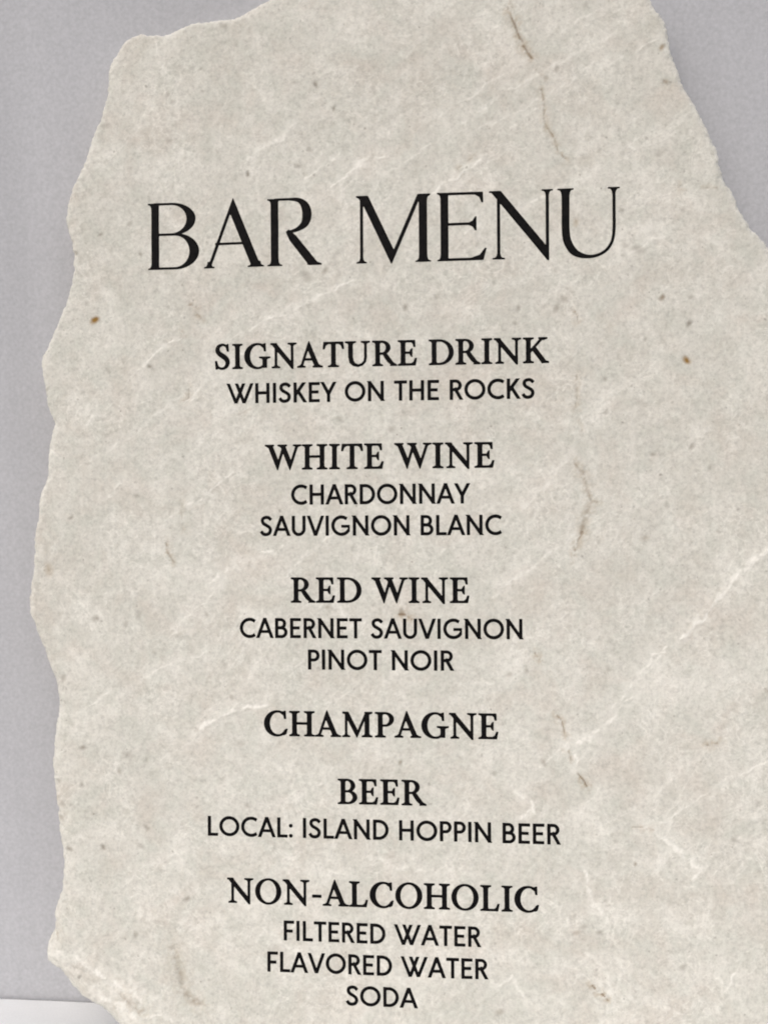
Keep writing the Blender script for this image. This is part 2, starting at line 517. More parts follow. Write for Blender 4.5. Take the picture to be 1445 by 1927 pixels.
for k, (pts, wd, st) in enumerate(VEINS):
    r = line_field(pts, wd, 2.2, k * 2.3)
    if r is None: continue
    sl, f, x, z = r
    br = sstep(-0.45, 0.15, fbm(x, z, 5, 3, 61 + k)) * (0.55 + 0.45 * sstep(-0.2, 0.3, fbm(x, z, 1.5, 2, 71)))
    vein_rim_light[sl] = np.maximum(vein_rim_light[sl], np.minimum(1, 1.85 * f ** 0.8 * br * st))
    cloud = line_field(pts, wd * 6, 2.5, 400 + k)
    vein_rim_light[cloud[0]] = np.maximum(vein_rim_light[cloud[0]], 0.55 * st * cloud[1] * sstep(-0.3, 0.4, fbm(cloud[2], cloud[3], 3.5, 4, 440 + k, 0.65)))
    HT[sl] += 0.16 * f * br * st
# brown fissures
FISS = [
    ([(955, 15), (968, 45), (978, 75), (990, 95), (1000, 108)], 1.0, .75), ([(983, 88), (992, 98)], .9, .7), ([(1008, 130), (1025, 148)], .6, .3),
    ([(1018, 165), (1024, 200), (1022, 225), (1028, 240), (1040, 255)], .75, .5), ([(1026, 238), (1040, 254)], .8, .6), ([(1040, 255), (1052, 285), (1068, 303)], .6, .55),
    ([(1080, 580), (1088, 605)], .7, .45), ([(1083, 705), (1086, 740), (1084, 765)], .7, .4), ([(1090, 790), (1094, 812)], .6, .3),
    ([(1080, 870), (1095, 890), (1105, 920), (1112, 945), (1100, 975), (1095, 1003)], 1.4, .42), ([(1097, 995), (1088, 1015), (1080, 1045)], 1.0, .6), ([(1096, 1000), (1098, 1004)], 1.0, .8),
    ([(1112, 940), (1125, 945)], .8, .4), ([(1005, 1228), (1015, 1240)], .8, .75), ([(1047, 1345), (1058, 1362), (1062, 1385)], .7, .65), ([(1068, 1412), (1075, 1432)], .5, .55),
    ([(1087, 1456), (1105, 1483)], .65, .95), ([(1115, 1855), (1130, 1870), (1142, 1882)], .7, .95), ([(312, 1020), (318, 1045), (328, 1058)], .7, .6),
    ([(750, 1157), (765, 1155), (772, 1165)], 1.1, .8), ([(370, 592), (378, 604)], .7, .6), ([(358, 573), (370, 576)], .8, .45), ([(355, 730), (355, 750), (340, 755)], .6, .4),
    ([(336, 615), (345, 628)], .7, .45), ([(340, 940), (345, 1000)], .8, .22), ([(1330, 1402), (1350, 1398)], .9, .65), ([(1252, 152), (1256, 160)], .7, .4), ([(450, 780), (470, 770)], .6, .3),
    ([(330, 1790), (340, 1830), (345, 1868), (375, 1890)], 2.6, .30), ([(235, 1878), (250, 1890), (268, 1905)], 2.6, .32), ([(105, 1500), (118, 1530), (115, 1545)], 3.0, .16), ([(105, 1740), (107, 1765)], 1.3, .35),
    ([(860, 320), (885, 300), (905, 288)], .6, .3), ([(1190, 1555), (1230, 1562)], .6, .4), ([(1318, 355), (1350, 352)], .6, .3), ([(1273, 354), (1282, 350)], .8, .5),
]
for k, (pts, wd, st) in enumerate(FISS):
    r = line_field(pts, wd, 0.9, 100 + k * 1.7)
    if r is None: continue
    sl, f, x, z = r
    br = sstep(-0.4, 0.15, fbm(x, z, 3.0, 3, 161 + k))
    fis[sl] = np.maximum(fis[sl], np.minimum(1, 1.15 * f * br * st))
    h = line_field(pts, wd * 4.0, 2.0, 500 + k)
    tan[h[0]] = np.maximum(tan[h[0]], st * h[1] * sstep(-0.35, 0.35, fbm(h[2], h[3], 2.4, 4, 540 + k, 0.65)))
    HT[sl] -= 0.35 * f * br * st
# single pits and grains, px, py, radius px, strength
SPOT = [(178, 602, 7, 1.2, 'o'), (1291, 678, 6, 1.1, 'o'), (93, 1072, 10, .32, 'o'), (593, 158, 5, .8, 'p'), (628, 202, 4, .85, 'p'), (467, 328, 4, .9, 'p'), (554, 155, 4, .4, 'p'),
        (583, 282, 5, .5, 'p'), (560, 312, 5, .5, 'p'), (190, 441, 4, .7, 'p'), (144, 477, 4, .7, 'p'), (264, 478, 4, .55, 'p'), (245, 420, 5, .45, 'p'), (282, 690, 4, .8, 'p'),
        (318, 265, 6, .45, 'p'), (316, 178, 5, .5, 'p'), (325, 192, 4, .4, 'p'), (378, 130, 3, .6, 'p'), (382, 172, 3, .5, 'p'), (420, 48, 6, .45, 'p'), (200, 238, 7, .3, 'p'),
        (88, 732, 4, .5, 'p'), (205, 698, 5, .4, 'p'), (163, 570, 5, .3, 'p'), (134, 975, 4, .7, 'p'), (258, 933, 4, .5, 'p'), (181, 1164, 6, .6, 'p'), (262, 1157, 6, .45, 'p'),
        (238, 1173, 5, .45, 'p'), (119, 1276, 6, .55, 'p'), (291, 1228, 4, .4, 'p'), (157, 1407, 5, .8, 'p'), (240, 1420, 8, .45, 'p'), (225, 1452, 5, .5, 'p'), (155, 1476, 5, .5, 'p'),
        (276, 1430, 4, .45, 'p'), (130, 1598, 5, .8, 'p'), (194, 1594, 5, .85, 'p'), (276, 1557, 5, .65, 'p'), (265, 1593, 6, .4, 'p'), (353, 1692, 5, .7, 'p'), (255, 1760, 6, .6, 'p'),
        (110, 1470, 5, .5, 'p'), (117, 1512, 5, .45, 'p'), (115, 1540, 5, .45, 'p'), (136, 1515, 4, .4, 'p'), (452, 1400, 7, .35, 'p'), (465, 1517, 5, .5, 'p'), (435, 1312, 4, .5, 'p'),
        (389, 1157, 4, .5, 'p'), (577, 520, 9, .5, 'p'), (612, 510, 5, .55, 'p'), (763, 578, 5, .7, 'p'), (697, 578, 4, .3, 'p'), (1046, 580, 6, .6, 'p'), (1062, 563, 6, .4, 'p'),
        (975, 580, 5, .6, 'p'), (968, 608, 4, .45, 'p'), (755, 1150, 5, .6, 'p'), (1245, 560, 5, .8, 'f'), (1296, 609, 5, .85, 'p'), (1214, 638, 4, .5, 'p'), (1138, 713, 4, .5, 'p'),
        (1228, 855, 4, .6, 'p'), (1302, 840, 5, .6, 'p'), (1335, 879, 4, .4, 'p'), (1140, 777, 4, .5, 'p'), (1205, 757, 8, .25, 'p'), (1100, 10, 6, .3, 'p'), (1047, 130, 5, .55, 'p'),
        (1027, 145, 4, .5, 'p'), (1245, 88, 5, .55, 'o'), (1252, 153, 5, .5, 'f'), (1240, 290, 6, .3, 'p'), (1083, 420, 6, .35, 'o'), (1170, 395, 4, .5, 'p'), (1175, 462, 5, .4, 'p'),
        (1200, 470, 8, .4, 'p'), (1285, 395, 4, .4, 'p'), (1445, 1300, 6, .3, 'f'), (1145, 1260, 4, .4, 'p'), (958, 1270, 5, .45, 'p'), (990, 1262, 4, .4, 'p'), (1425, 1512, 5, .4, 'p'),
        (1100, 1743, 5, .5, 'p'), (1128, 1755, 5, .5, 'p'), (1285, 1820, 6, .4, 'p'), (1085, 1755, 5, .4, 'f'), (1195, 1626, 3, .6, 'f'), (1022, 1435, 5, .4, 'f'), (753, 1435, 4, .5, 'f'),
        (930, 1455, 4, .4, 'p'), (617, 1143, 5, .4, 'f'), (560, 1215, 5, .3, 'p'), (600, 1260, 4, .4, 'p'), (1380, 1580, 4, .3, 'p'), (940, 1905, 6, .35, 'f'), (1300, 560, 4, .4, 'p'),
        (736, 808, 6, .4, 'p'), (640, 790, 5, .45, 'p'), (610, 785, 5, .3, 'p'), (820, 560, 4, .3, 'p'), (1350, 1000, 4, .3, 'p'), (1213, 1013, 6, .35, 'f'), (1255, 952, 5, .35, 'p')]
for px, py, r, st, kind in SPOT:
    cx, cz = P(px, py); R = r * 0.25 * 1.25
    i0 = int((cx - X0) / GH); j0 = int((cz - Z0) / GH); m = int(R * 2.5 / GH) + 3
    sl = (slice(max(j0 - m, 0), j0 + m), slice(max(i0 - m, 0), i0 + m))
    x = GX[sl]; z = GZ[sl]
    a = (px * 7.3 + py * 3.1) % 3.14
    dx = (x - cx) * math.cos(a) + (z - cz) * math.sin(a); dz = -(x - cx) * math.sin(a) + (z - cz) * math.cos(a)
    d = np.hypot(dx * 0.8, dz * 1.25) + 0.5 * fbm(x, z, 2, 2, 3)
    f = np.clip(1.25 - d / R, 0, 1)
    tgt = {'o': och, 'p': pit, 'f': fis}[kind]
    tgt[sl] = np.maximum(tgt[sl], f * st)
    HT[sl] -= 0.25 * f * st
# chipped groove and facet low on the left
r = line_field([(330, 1790), (340, 1830), (345, 1868), (375, 1890)], 4.0, 1.5, 300)
HT[r[0]] -= 0.9 * sstep(0, 1, r[1])
r = line_field([(100, 1800), (150, 1815), (200, 1850), (260, 1880)], 3.0, 1.5, 310)
HT[r[0]] += 0.35 * sstep(0, 1, r[1])
# raised edge of the cleft running up through the title, the fissure line on the right
for pts, wd, st in (([(470, 300), (530, 262), (556, 232)], 3, .22), ([(815, 365), (905, 300)], 3, .3), ([(270, 690), (345, 630)], 2.5, .25), ([(370, 1380), (440, 1335), (500, 1330)], 3, .3),
                    ([(1280, 1205), (1370, 1100), (1445, 1030)], 3, .3), ([(1220, 1560), (1320, 1640)], 3, .3), ([(310, 980), (420, 900)], 2.5, .2), ([(500, 600), (590, 565), (640, 540)], 2.5, .2)):
    r = line_field(pts, wd, 1.5, 320 + wd)
    HT[r[0]] += st * sstep(0, 1, r[1])

# rounded, chipped arris round the outline
inn = np.clip(-D, 0, None)
wv = 2.6 + 2.4 * fbm(GX, GZ, 16, 3, 81) + 2.6 * np.abs(fbm(GX, GZ, 5, 3, 83))
# broader knapped rim on the lower left
lowl = sstep(240, 130, GZ) * sstep(-100, -140, GX)
wv = np.clip(wv + 0.5 + 4.0 * lowl, 1.8, 9)
tt = np.clip(1 - inn / wv, 0, 1)
HT -= (wv * 0.62) * (1 - np.sqrt(np.clip(1 - tt ** 2, 0, 1)))
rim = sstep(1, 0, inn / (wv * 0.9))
vein_rim_light = np.maximum(vein_rim_light, 0.5 * rim * (0.6 + 0.5 * fbm(GX, GZ, 3, 2, 91)))  # paler broken edge, with the highlight along the rim put into its colour


def sample(A, x, z):
    fx = np.clip((x - X0) / GH, 0, len(gx) - 1.001); fz = np.clip((z - Z0) / GH, 0, len(gz) - 1.001)
    i = fx.astype(int); j = fz.astype(int); a = fx - i; b = fz - j
    return A[j, i] * (1 - a) * (1 - b) + A[j, i + 1] * a * (1 - b) + A[j + 1, i] * (1 - a) * b + A[j + 1, i + 1] * a * b


def build_stone():
    V2, quads, polys = march(D, gx[0], gz[0], GH)
    hx = sample(HT, V2[:, 0], V2[:, 1])
    V = np.stack([V2[:, 0], -hx, V2[:, 1]], 1)
    # boundary loop
    from collections import Counter
    cnt = Counter(); nxt = {}
    edges = {}
    for p in polys:
        for a, b in zip(p, p[1:] + p[:1]):
            edges[(a, b)] = 1
    nin = (D < 0).sum()
    # boundary edges join two crossing vertices
    for (a, b) in edges:
        if a >= nin and b >= nin and (b, a) not in edges:
            nxt[a] = b
    seen = set(); best = []
    for s in nxt:
        if s in seen: continue
        ch = []; c = s
        while c in nxt and c not in seen:
            seen.add(c); ch.append(c); c = nxt[c]
        if len(ch) > len(best): best = ch
    loop = np.array(best)
    lx = V2[loop]
    # outward direction
    t = np.roll(lx, -3, 0) - np.roll(lx, 3, 0)
    nrm = np.stack([t[:, 1], -t[:, 0]], 1); nrm /= np.maximum(np.linalg.norm(nrm, axis=1)[:, None], 1e-6)
    y0 = V[loop, 1]
    n = len(loop); allV = [V]; base = loop; off = len(V)
    s = np.cumsum(np.linalg.norm(lx - np.roll(lx, 1, 0), axis=1))
    Q = [quads]
    K = 9
    for k in range(1, K + 1):
        f = k / K
        y = y0 + (THICK - y0) * f
        o = -0.25 - 0.9 * f - 0.8 * (fbm(s, y, 7, 3, 7) + 0.3) * min(1, f * 3) - (1.4 if k == K else 0)
        ring = lx + nrm * o[:, None]
        allV.append(np.stack([ring[:, 0], y, ring[:, 1]], 1))
        cur = off + np.arange(n); off += n
        Q.append(np.stack([base, cur, np.roll(cur, -1), np.roll(base, -1)], 1))
        base = cur
    V = np.concatenate(allV)
    quads = np.concatenate(Q)
    polys = polys + [list(map(int, base))]
    me = make_mesh('slab', V * MM, quads, polys)
    at = {}
    nf = len(V2)
    for nm, A in (('vein_rim_light', vein_rim_light), ('pit', pit), ('fissure', fis), ('ochre', och), ('tan', tan)):
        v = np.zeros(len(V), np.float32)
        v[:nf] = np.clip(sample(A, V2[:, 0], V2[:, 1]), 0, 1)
        if nm == 'vein_rim_light': v[nf:] = 0.3
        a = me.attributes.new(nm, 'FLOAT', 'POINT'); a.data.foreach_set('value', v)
    return me


sign = bpy.data.objects.new('stone_bar_menu', None)
COL.objects.link(sign)
sign.empty_display_size = 0.05
# its foot touches the counter: lower the leaning stone so the lowest point is at z = 0
sign.location = RL @ Vector((0, 0, 0))
sign.rotation_euler = RL.to_euler()
sign['label'] = 'pale cream limestone slab with broken edges, printed in black with a bar menu'
sign['category'] = 'menu sign'
slab = link('slab', build_stone(), sign, M_STONE)

# ------------------------------------------------------------------ lettering: glyph outlines, cap height 100


def catmull(pts, n=8):
    p = [pts[0]] + list(pts) + [pts[-1]]
    out = []
    for i in range(1, len(p) - 2):
        a, b, c, d = (np.array(q, float) for q in p[i - 1:i + 3])
        for k in range(n):
            t = k / n
            out.append(0.5 * ((2 * b) + (-a + c) * t + (2 * a - 5 * b + 4 * c - d) * t * t + (-a + 3 * b - 3 * c + d) * t ** 3))
    out.append(np.array(pts[-1], float))
    return out


def ribbon(pts, w, smooth=False):
    """pts (x,y), w a number or one per point -> closed loop"""
    if isinstance(w, (int, float)): w = [w] * len(pts)
    q = [(p[0], p[1], ww) for p, ww in zip(pts, w)]
    if smooth: q = catmull(q)
    q = [np.array(a, float) for a in q]
    L, R = [], []
    for i, p in enumerate(q):
        a = q[max(i - 1, 0)]; b = q[min(i + 1, len(q) - 1)]
        t = (b - a)[:2]; t = t / (np.linalg.norm(t) + 1e-9)
        nv = np.array([-t[1], t[0]]) * p[2] / 2
        L.append(tuple(p[:2] + nv)); R.append(tuple(p[:2] - nv))
    return L + R[::-1]


def ell(cx, cy, rx, ry, a0=0, a1=360, n=48, p=2.0):
    r = []
    for k in range(n + 1):
        a = rad(a0 + (a1 - a0) * k / n)
        c, s = math.cos(a), math.sin(a)
        r.append((cx + rx * math.copysign(abs(c) ** (2 / p), c), cy + ry * math.copysign(abs(s) ** (2 / p), s)))
    return r


def ring(cx, cy, rx, ry, wx, wy, dx=0, tilt=0):
    o = ell(cx, cy, rx, ry)[:-1]
    t = rad(tilt)
    i = []
    for a in np.linspace(0, 2 * np.pi, 49)[:-1]:
        x, y = (rx - wx) * math.cos(a), (ry - wy) * math.sin(a)
        i.append((cx + dx + x * math.cos(t) - y * math.sin(t), cy + x * math.sin(t) + y * math.cos(t)))
    return [o, i]


def rect(x0, y0, x1, y1): return [(x0, y0), (x1, y0), (x1, y1), (x0, y1)]


def bowl(x0, xm, xr, y0, y1, wt, wn, p=2.0):
    cy = (y0 + y1) / 2; ry = (y1 - y0) / 2
    return [[(x0, y0)] + ell(xm, cy, xr - xm, ry, -90, 90, 24, p) + [(x0, y1)],
            [(x0, y0 + wn)] + ell(xm, cy, xr - xm - wt, ry - wn, -90, 90, 24, p) + [(x0, y1 - wn)]]


def foot(cx, w, s, y=0, up=1, th=4.5, br=13, sr=None):
    sr = s if sr is None else sr
    l, r = cx - w / 2, cx + w / 2
    pts = [(l - s, 0), (r + sr, 0), (r + sr, th * .75), (r + sr * .45, th * 1.15), (r + sr * .14, th + (br - th) * .4), (r, br),
           (l, br), (l - s * .14, th + (br - th) * .4), (l - s * .45, th * 1.15), (l - s, th * .75)]
    return [(x, y + up * v) for x, v in pts]


ST, TN = 15.0, 6.0


def stem(x, sl=12, sr=12, w=ST, y0=0, y1=100):
    """serif stem: x is the left side"""
    r = [('+', [rect(x, y0, x + w, y1)]), ('+', [foot(x + w / 2, w, sl, y0, 1, sr=sr)]), ('+', [foot(x + w / 2, w, sl, y1, -1, sr=sr)])]
    return r


def vee(xl, wl, xv, xr, wr, top=100, bot=-2):
    """V of a thick left and a thin right stroke, pointed at (xv, bot)"""
    H = top - bot
    a = (xv - xl) / H; b = (xr - xv) / H
    k = (wl + wr + 0.0) / (a + b)          # height of the inner notch above the point
    return [(xl, top), (xl + wl, top), (xv + wl - a * k, bot + k), (xr - wr, top), (xr, top), (xv, bot)]


def tri(xl, wl, xa, ya, xr, wr):
    """A of a thin left and a thick right stroke, pointed at (xa, ya): outline and counter"""
    a = (xa - xl) / ya; b = (xr - xa) / ya
    y = (xr - wr - xl - wl) / (a + b)
    return [('+', [[(xl, 0), (xa, ya), (xr, 0)]]), ('-', [[(xl + wl - 9 * a, -9), (xl + wl + a * y, y), (xr - wr + 9 * b, -9)]])]


def serif_glyphs():
    G = {}
    a = lambda *l: [('+', [q]) for q in l]
    G['I'] = (41, stem(13))
    G['H'] = (98, stem(12) + stem(71) + a(rect(20, 48, 78, 54.5)))
    G['L'] = (72, stem(12) + a(rect(20, 0, 66, 6), [(50, 0), (66, 0), (71, 27), (66, 27), (61, 12), (52, 6)]))
    Earm = a(rect(20, 94, 64, 100), [(50, 100), (66, 100), (67, 75), (62.5, 75), (59, 88), (52, 94)],
             rect(20, 47.5, 52, 53.5), [(46, 48), (50.5, 38), (55, 34), (55, 67), (50.5, 63), (46, 53)],
             rect(20, 0, 66, 6), [(50, 0), (68, 0), (73, 27), (68, 27), (62, 12), (53, 6)])
    G['E'] = (76, stem(12) + Earm)
    G['T'] = (83, a(rect(34, 0, 34 + ST, 100), foot(34 + ST / 2, ST, 13), rect(4, 94, 79, 100),
                    [(20, 100), (3, 100), (0, 73), (5, 73), (10, 88), (20, 94)], [(63, 100), (80, 100), (83, 73), (78, 73), (73, 88), (63, 94)]))
    G['D'] = (96, stem(12) + [('+', bowl(15, 40, 95, 0, 100, ST + 1, 5.5))])
    G['P'] = (72, stem(12) + [('+', bowl(15, 38, 71, 44, 100, ST, 5.5))])
    G['R'] = (92, stem(12) + [('+', bowl(15, 36, 69, 46, 100, ST, 5.5))] +
              a(ribbon([(44, 52), (52, 40), (66, 20), (78, 7), (94, 1.5)], [10, 14, 15, 11, 4]), [(70, 0), (95, 0), (95, 3), (80, 10)]))
    G['B'] = (76, stem(12) + [('+', bowl(15, 36, 67, 48, 100, ST, 5.5)), ('+', bowl(15, 38, 75, 0, 53.5, ST + 1, 5.5))])
    G['N'] = (104, a(rect(17, 0, 17 + TN + 1, 98), foot(20.5, 7, 12), [(1, 100), (20, 100), (90, 13), (90, -4), (86, -4)], foot(86.5, 7, 13, 100, -1),
                     rect(83, 0, 90, 100), [(0, 100), (22, 100), (24, 90), (13, 93), (0, 96)]) +
              [('-', [rect(60, -30, 120, -4)]), ('-', [rect(90.5, -30, 120, 80)]), ('-', [rect(-5, 100, 40, 120)])])
    G['O'] = (102, [('+', ring(51, 50, 51, 52, 16.5, 5.5, 0, 0))])
    cg = [('+', ring(51, 50, 51, 52, 17, 5.5, 3, 0)), ('-', [[(62, 50), (78, 96), (84, 130), (150, 130), (150, -40), (96, -20), (88, 14)]])]
    G['C'] = (92, cg + a([(72, 97.5), (84, 101), (85, 70), (80, 70), (77, 84), (66, 92)], [(78, 2.5), (86, 8), (91, 27), (86.5, 27), (82, 16), (74, 10)]))
    G['G'] = (98, [cg[0], ('-', [[(62, 50), (78, 96), (84, 130), (150, 130), (150, -40), (86, -20), (86, 38)]])] +
              a([(72, 97.5), (84, 101), (85, 70), (80, 70), (77, 84), (66, 92)], rect(74, 3, 89, 44), foot(81.5, 15, 14, 46, -1, br=11), [(74, 3), (89, 8), (89, 14), (70, 9)]))
    G['U'] = (100, [('+', [ribbon([(20, 100), (20, 38), (24, 18), (34, 7), (50, 2), (66, 7), (77, 19), (80, 38), (80, 100)], [15, 15, 15, 11, 7, 7, 7, 7, 7], False)]),
                    ('+', [foot(20, 15, 13, 100, -1)]), ('+', [foot(80, 7, 13, 100, -1)])])
    G['A'] = (98, tri(10, 7, 44.5, 105, 87, 16.5) + a(rect(22, 29, 68, 35), foot(14, 7, 12, br=9), foot(79, 16, 10, sr=12, br=9)))
    G['K'] = (96, stem(12) + a(ribbon([(26, 45), (72, 97)], 7), foot(76, 8, 12, 100, -1, br=8), ribbon([(39, 60), (80, 3)], 16), foot(83, 12, 6, sr=9, br=7)))
    G['W'] = (140, a(vee(8, 16.5, 47, 77, 7.5), vee(58, 16.5, 96.5, 129, 7.5),
                     foot(15, 15, 9, 100, -1, br=9), foot(125, 6, 12, 100, -1, br=9), foot(66, 14, 10, 100, -1, br=9)) + [('-', [rect(-20, -20, 150, -4)])])
    G['M'] = (122, a(rect(14, 0, 20, 98), foot(17, 6, 11), vee(9, 15.5, 59, 101, 7), rect(91, 0, 106, 100), foot(98.5, 15, 12),
                     [(4, 100), (24, 100), (26, 92), (14, 93), (4, 96)], [(90, 100), (118, 100), (118, 96), (106, 92), (92, 92)]) + [('-', [rect(0, 100, 120, 120)])])
    G['S'] = (62, a(ribbon([(51, 84), (44, 94), (30, 99), (15, 92), (10, 77), (17, 63), (32, 52), (46, 40), (51, 25), (44, 8), (28, 1), (13, 6), (6, 18)],
                           [5, 6, 6.5, 11, 14, 15.5, 17, 16, 14, 10, 6.5, 6, 5], True),
                    [(48, 99), (53, 101), (55, 72), (50, 72), (46, 86)], [(1, 31), (6, 31), (11, 14), (8, -1), (3, 0)]))
    G['-'] = (42, a(rect(4, 32, 38, 41)))
    return G


def sans_glyphs():
    G = {}
    w = 13.0
    a = lambda *l: [('+', [q]) for q in l]
    V = lambda x: rect(x, 0, x + w, 100)
    cut = [('-', [rect(-60, 100, 250, 160)]), ('-', [rect(-60, -60, 250, 0)])]
    diag = lambda p, q, ww=w: ribbon([(p[0] + (p[0] - q[0]) * .2, p[1] + (p[1] - q[1]) * .2), (q[0] + (q[0] - p[0]) * .2, q[1] + (q[1] - p[1]) * .2)], ww)
    G['I'] = (w, a(V(0)))
    G['H'] = (71, a(V(0), V(58), rect(5, 45, 66, 57)))
    G['L'] = (50, a(V(0), rect(0, 0, 50, 12)))
    G['E'] = (54, a(V(0), rect(0, 0, 53, 12), rect(0, 88, 54, 100), rect(0, 45, 47, 57)))
    G['F'] = (52, a(V(0), rect(0, 88, 52, 100), rect(0, 42, 44, 54)))
    G['T'] = (62, a(V(24.5), rect(0, 88, 62, 100)))
    G['N'] = (77, a(V(0), V(64), diag((6, 96), (71, 4), 13)) + cut)
    G['A'] = (86, a(diag((5.5, 0), (43, 100)), diag((80.5, 0), (43, 100)), rect(20, 26, 66, 37)) + [('-', [rect(-60, 101, 250, 160)]), ('-', [rect(-60, -60, 250, 0)])])
    G['V'] = (84, a(diag((5.5, 100), (42, 0)), diag((78.5, 100), (42, 0))) + cut)
    G['Y'] = (73, a(rect(30, 0, 43, 45), ribbon([(1, 108), (36.5, 40)], w), ribbon([(72, 108), (36.5, 40)], w)) + cut)
    G['K'] = (64, a(V(0), ribbon([(8, 38), (58, 108)], w), ribbon([(20, 60), (62, -8)], w)) + cut)
    G['W'] = (134, a(diag((6, 100), (46, 0), 12.5), diag((85, 100), (46, 0), 12.5), diag((49, 100), (88, 0), 12.5), diag((128, 100), (88, 0), 12.5)) + cut)
    G['O'] = (102, [('+', ring(51, 50, 51, 51, w, w))])
    G['C'] = (80, [('+', ring(51, 50, 51, 51, w, w)), ('-', [[(58, 50), (84, 96), (84, 160), (160, 160), (160, -60), (84, -60), (84, 4)]])])
    G['G'] = (92, [('+', ring(51, 50, 51, 51, w, w)), ('-', [[(58, 50), (84, 98), (84, 160), (160, 160), (160, 52), (92, 52)]]), ('-', [[(93, -60), (160, -60), (160, 60), (93, 60)]])] +
              a(rect(52, 41, 93, 52)))
    G['D'] = (76, a(V(0)) + [('+', bowl(3, 27, 76, 0, 100, w, 12.5))])
    G['P'] = (56, a(V(0)) + [('+', bowl(3, 28, 56, 42, 100, w, 12))])
    G['R'] = (62, a(V(0)) + [('+', bowl(3, 28, 57, 44, 100, w, 12))] + a(ribbon([(24, 58), (60, -8)], w)) + cut)
    G['B'] = (62, a(V(0)) + [('+', bowl(3, 28, 55, 46, 100, w, 12)), ('+', bowl(3, 32, 62, 0, 57, w, 12))])
    G['U'] = (69, a(rect(0, 33, w, 100), rect(56, 33, 69, 100)) + [('+', [ell(34.5, 34, 34.5, 35, 180, 360, 24) + ell(34.5, 34, 21.5, 22.5, 360, 180, 24)])])
    G['S'] = (60, a(ribbon([(55, 82), (44, 92), (30, 94.5), (14, 88), (10.5, 74), (18, 61), (33, 52), (48, 41), (52.5, 26), (45, 11), (29, 5.5), (14, 9), (4, 21)], w, True)))
    G[':'] = (15, [('+', [ell(7.5, 8, 8, 8, 0, 360, 20)]), ('+', [ell(7.5, 60, 8, 8, 0, 360, 20)])])
    return G


def title_glyphs():
    G = {}
    a = lambda *l: [('+', [q]) for q in l]
    f = lambda cx, w, s, y=0, up=1, th=1.6, br=8, sr=None: foot(cx, w, s, y, up, th, br, sr)
    G['B'] = (73.4, a(rect(4, 0, 14.4, 100), f(9.2, 10.4, 5, 100, -1, 1.8, 8, 0), f(9.2, 10.4, 5, 0, 1, 1.8, 8, 0)) +
              [('+', bowl(8, 33, 68.4, 51.5, 100.5, 12.5, 2.6)), ('+', bowl(8, 38, 73.4, 0, 54.0, 13.5, 2.6))])
    G['A'] = (89, tri(6.3, 3.9, 44.3, 104, 84.3, 12.6) + a(rect(18, 34.5, 64, 37.3), f(8.6, 4.2, 5.5, br=9), f(77.6, 12.4, 5.5, sr=5.2, br=8)))
    G['R'] = (78, a(rect(4, 0, 14.4, 100), f(9.2, 10.4, 5, 100, -1, 1.8, 8, 0), f(9.2, 10.4, 5.5), rect(10, 98.0, 34, 100.6),
                    ribbon([(30, 99.4), (45, 97.5), (54, 89), (57, 76), (54, 63), (45, 55), (36, 51.5), (27, 49.5)], [2.6, 6, 11, 13, 10.5, 6, 4, 3.2], True),
                    ribbon([(28, 52), (36, 41), (67, 0)], [5, 11, 12]), [(57, 1), (60, 0), (78, 0), (78, 1.6), (71, 4), (66, 9)]) +
              [('-', [rect(40, -30, 90, 0)])])
    G['M'] = (108.5, a(rect(6, 0, 9.6, 99), f(7.8, 3.6, 5.5), vee(4.5, 12.6, 51.3, 95, 5), rect(92, 0, 103, 100), f(97.5, 11, 5.5, br=10),
                       [(0, 100), (16, 100), (16, 92), (7, 93), (3.5, 97), (0, 98.6)], [(91, 100), (108, 100), (108, 98.6), (104, 96), (103, 90), (92, 92)]) +
              [('-', [rect(-5, 100, 60, 130)]), ('-', [rect(80, 100, 120, 130)])])
    G['E'] = (70.5, a(rect(4.5, 0, 15, 100), f(9.7, 10.5, 5, 100, -1, 1.8, 8, 0), f(9.7, 10.5, 5, 0, 1, 1.8, 8, 0), rect(10, 97, 65, 100), [(54, 100), (65.6, 100), (65.8, 85), (64, 85), (61, 93), (54, 97)],
                      rect(12, 52.3, 52, 55.3), [(45, 55), (51, 58), (54.5, 64), (56, 64), (56, 44), (54.5, 44), (51, 49.5), (45, 52.5)],
                      rect(10, 0, 64, 3), [(48, 0), (66, 0), (70.5, 17), (68.5, 17), (61, 7), (48, 3)]))
    G['N'] = (90, a(rect(11.5, 0, 15.2, 96), f(13.3, 3.7, 7), [(2, 100), (16.5, 100), (86, 13), (86, -3), (84.2, -3)], rect(82.2, 0, 86, 100), f(84.1, 3.8, 6, 100, -1),
                    [(0, 100), (14, 100), (16, 92), (10, 95), (5, 98), (0, 98.7)]) +
              [('-', [rect(86.2, -30, 120, 90)]), ('-', [rect(-20, 100, 60, 130)]), ('-', [rect(60, -30, 120, -4)])])
    G['U'] = (89.5, a(ribbon([(11.8, 100), (11.8, 36), (14.5, 21), (22, 9), (33, 2.5), (46, 0), (59, 2.0), (71, 9), (79, 20), (82, 35), (82.3, 100)],
                             [10.6, 10.6, 10.8, 10, 7, 4.2, 3.4, 3.4, 3.5, 3.7, 3.7], False), f(11.8, 10.6, 6.3, 100, -1, br=10), f(82.2, 3.7, 6.5, 100, -1, br=10)))
    # smooth the U's bowl
    G['U'][1][0] = ('+', [ribbon([(11.8, 100), (11.8, 70), (11.8, 42), (14.0, 24), (22, 9.5), (33, 2.5), (46, 0), (59, 2.0), (71, 9), (79, 21), (82, 38), (82.3, 70), (82.3, 100)],
                                 [10.6, 10.6, 10.6, 10.8, 10, 7, 4.2, 3.4, 3.4, 3.5, 3.7, 3.7, 3.7], True)])
    return G


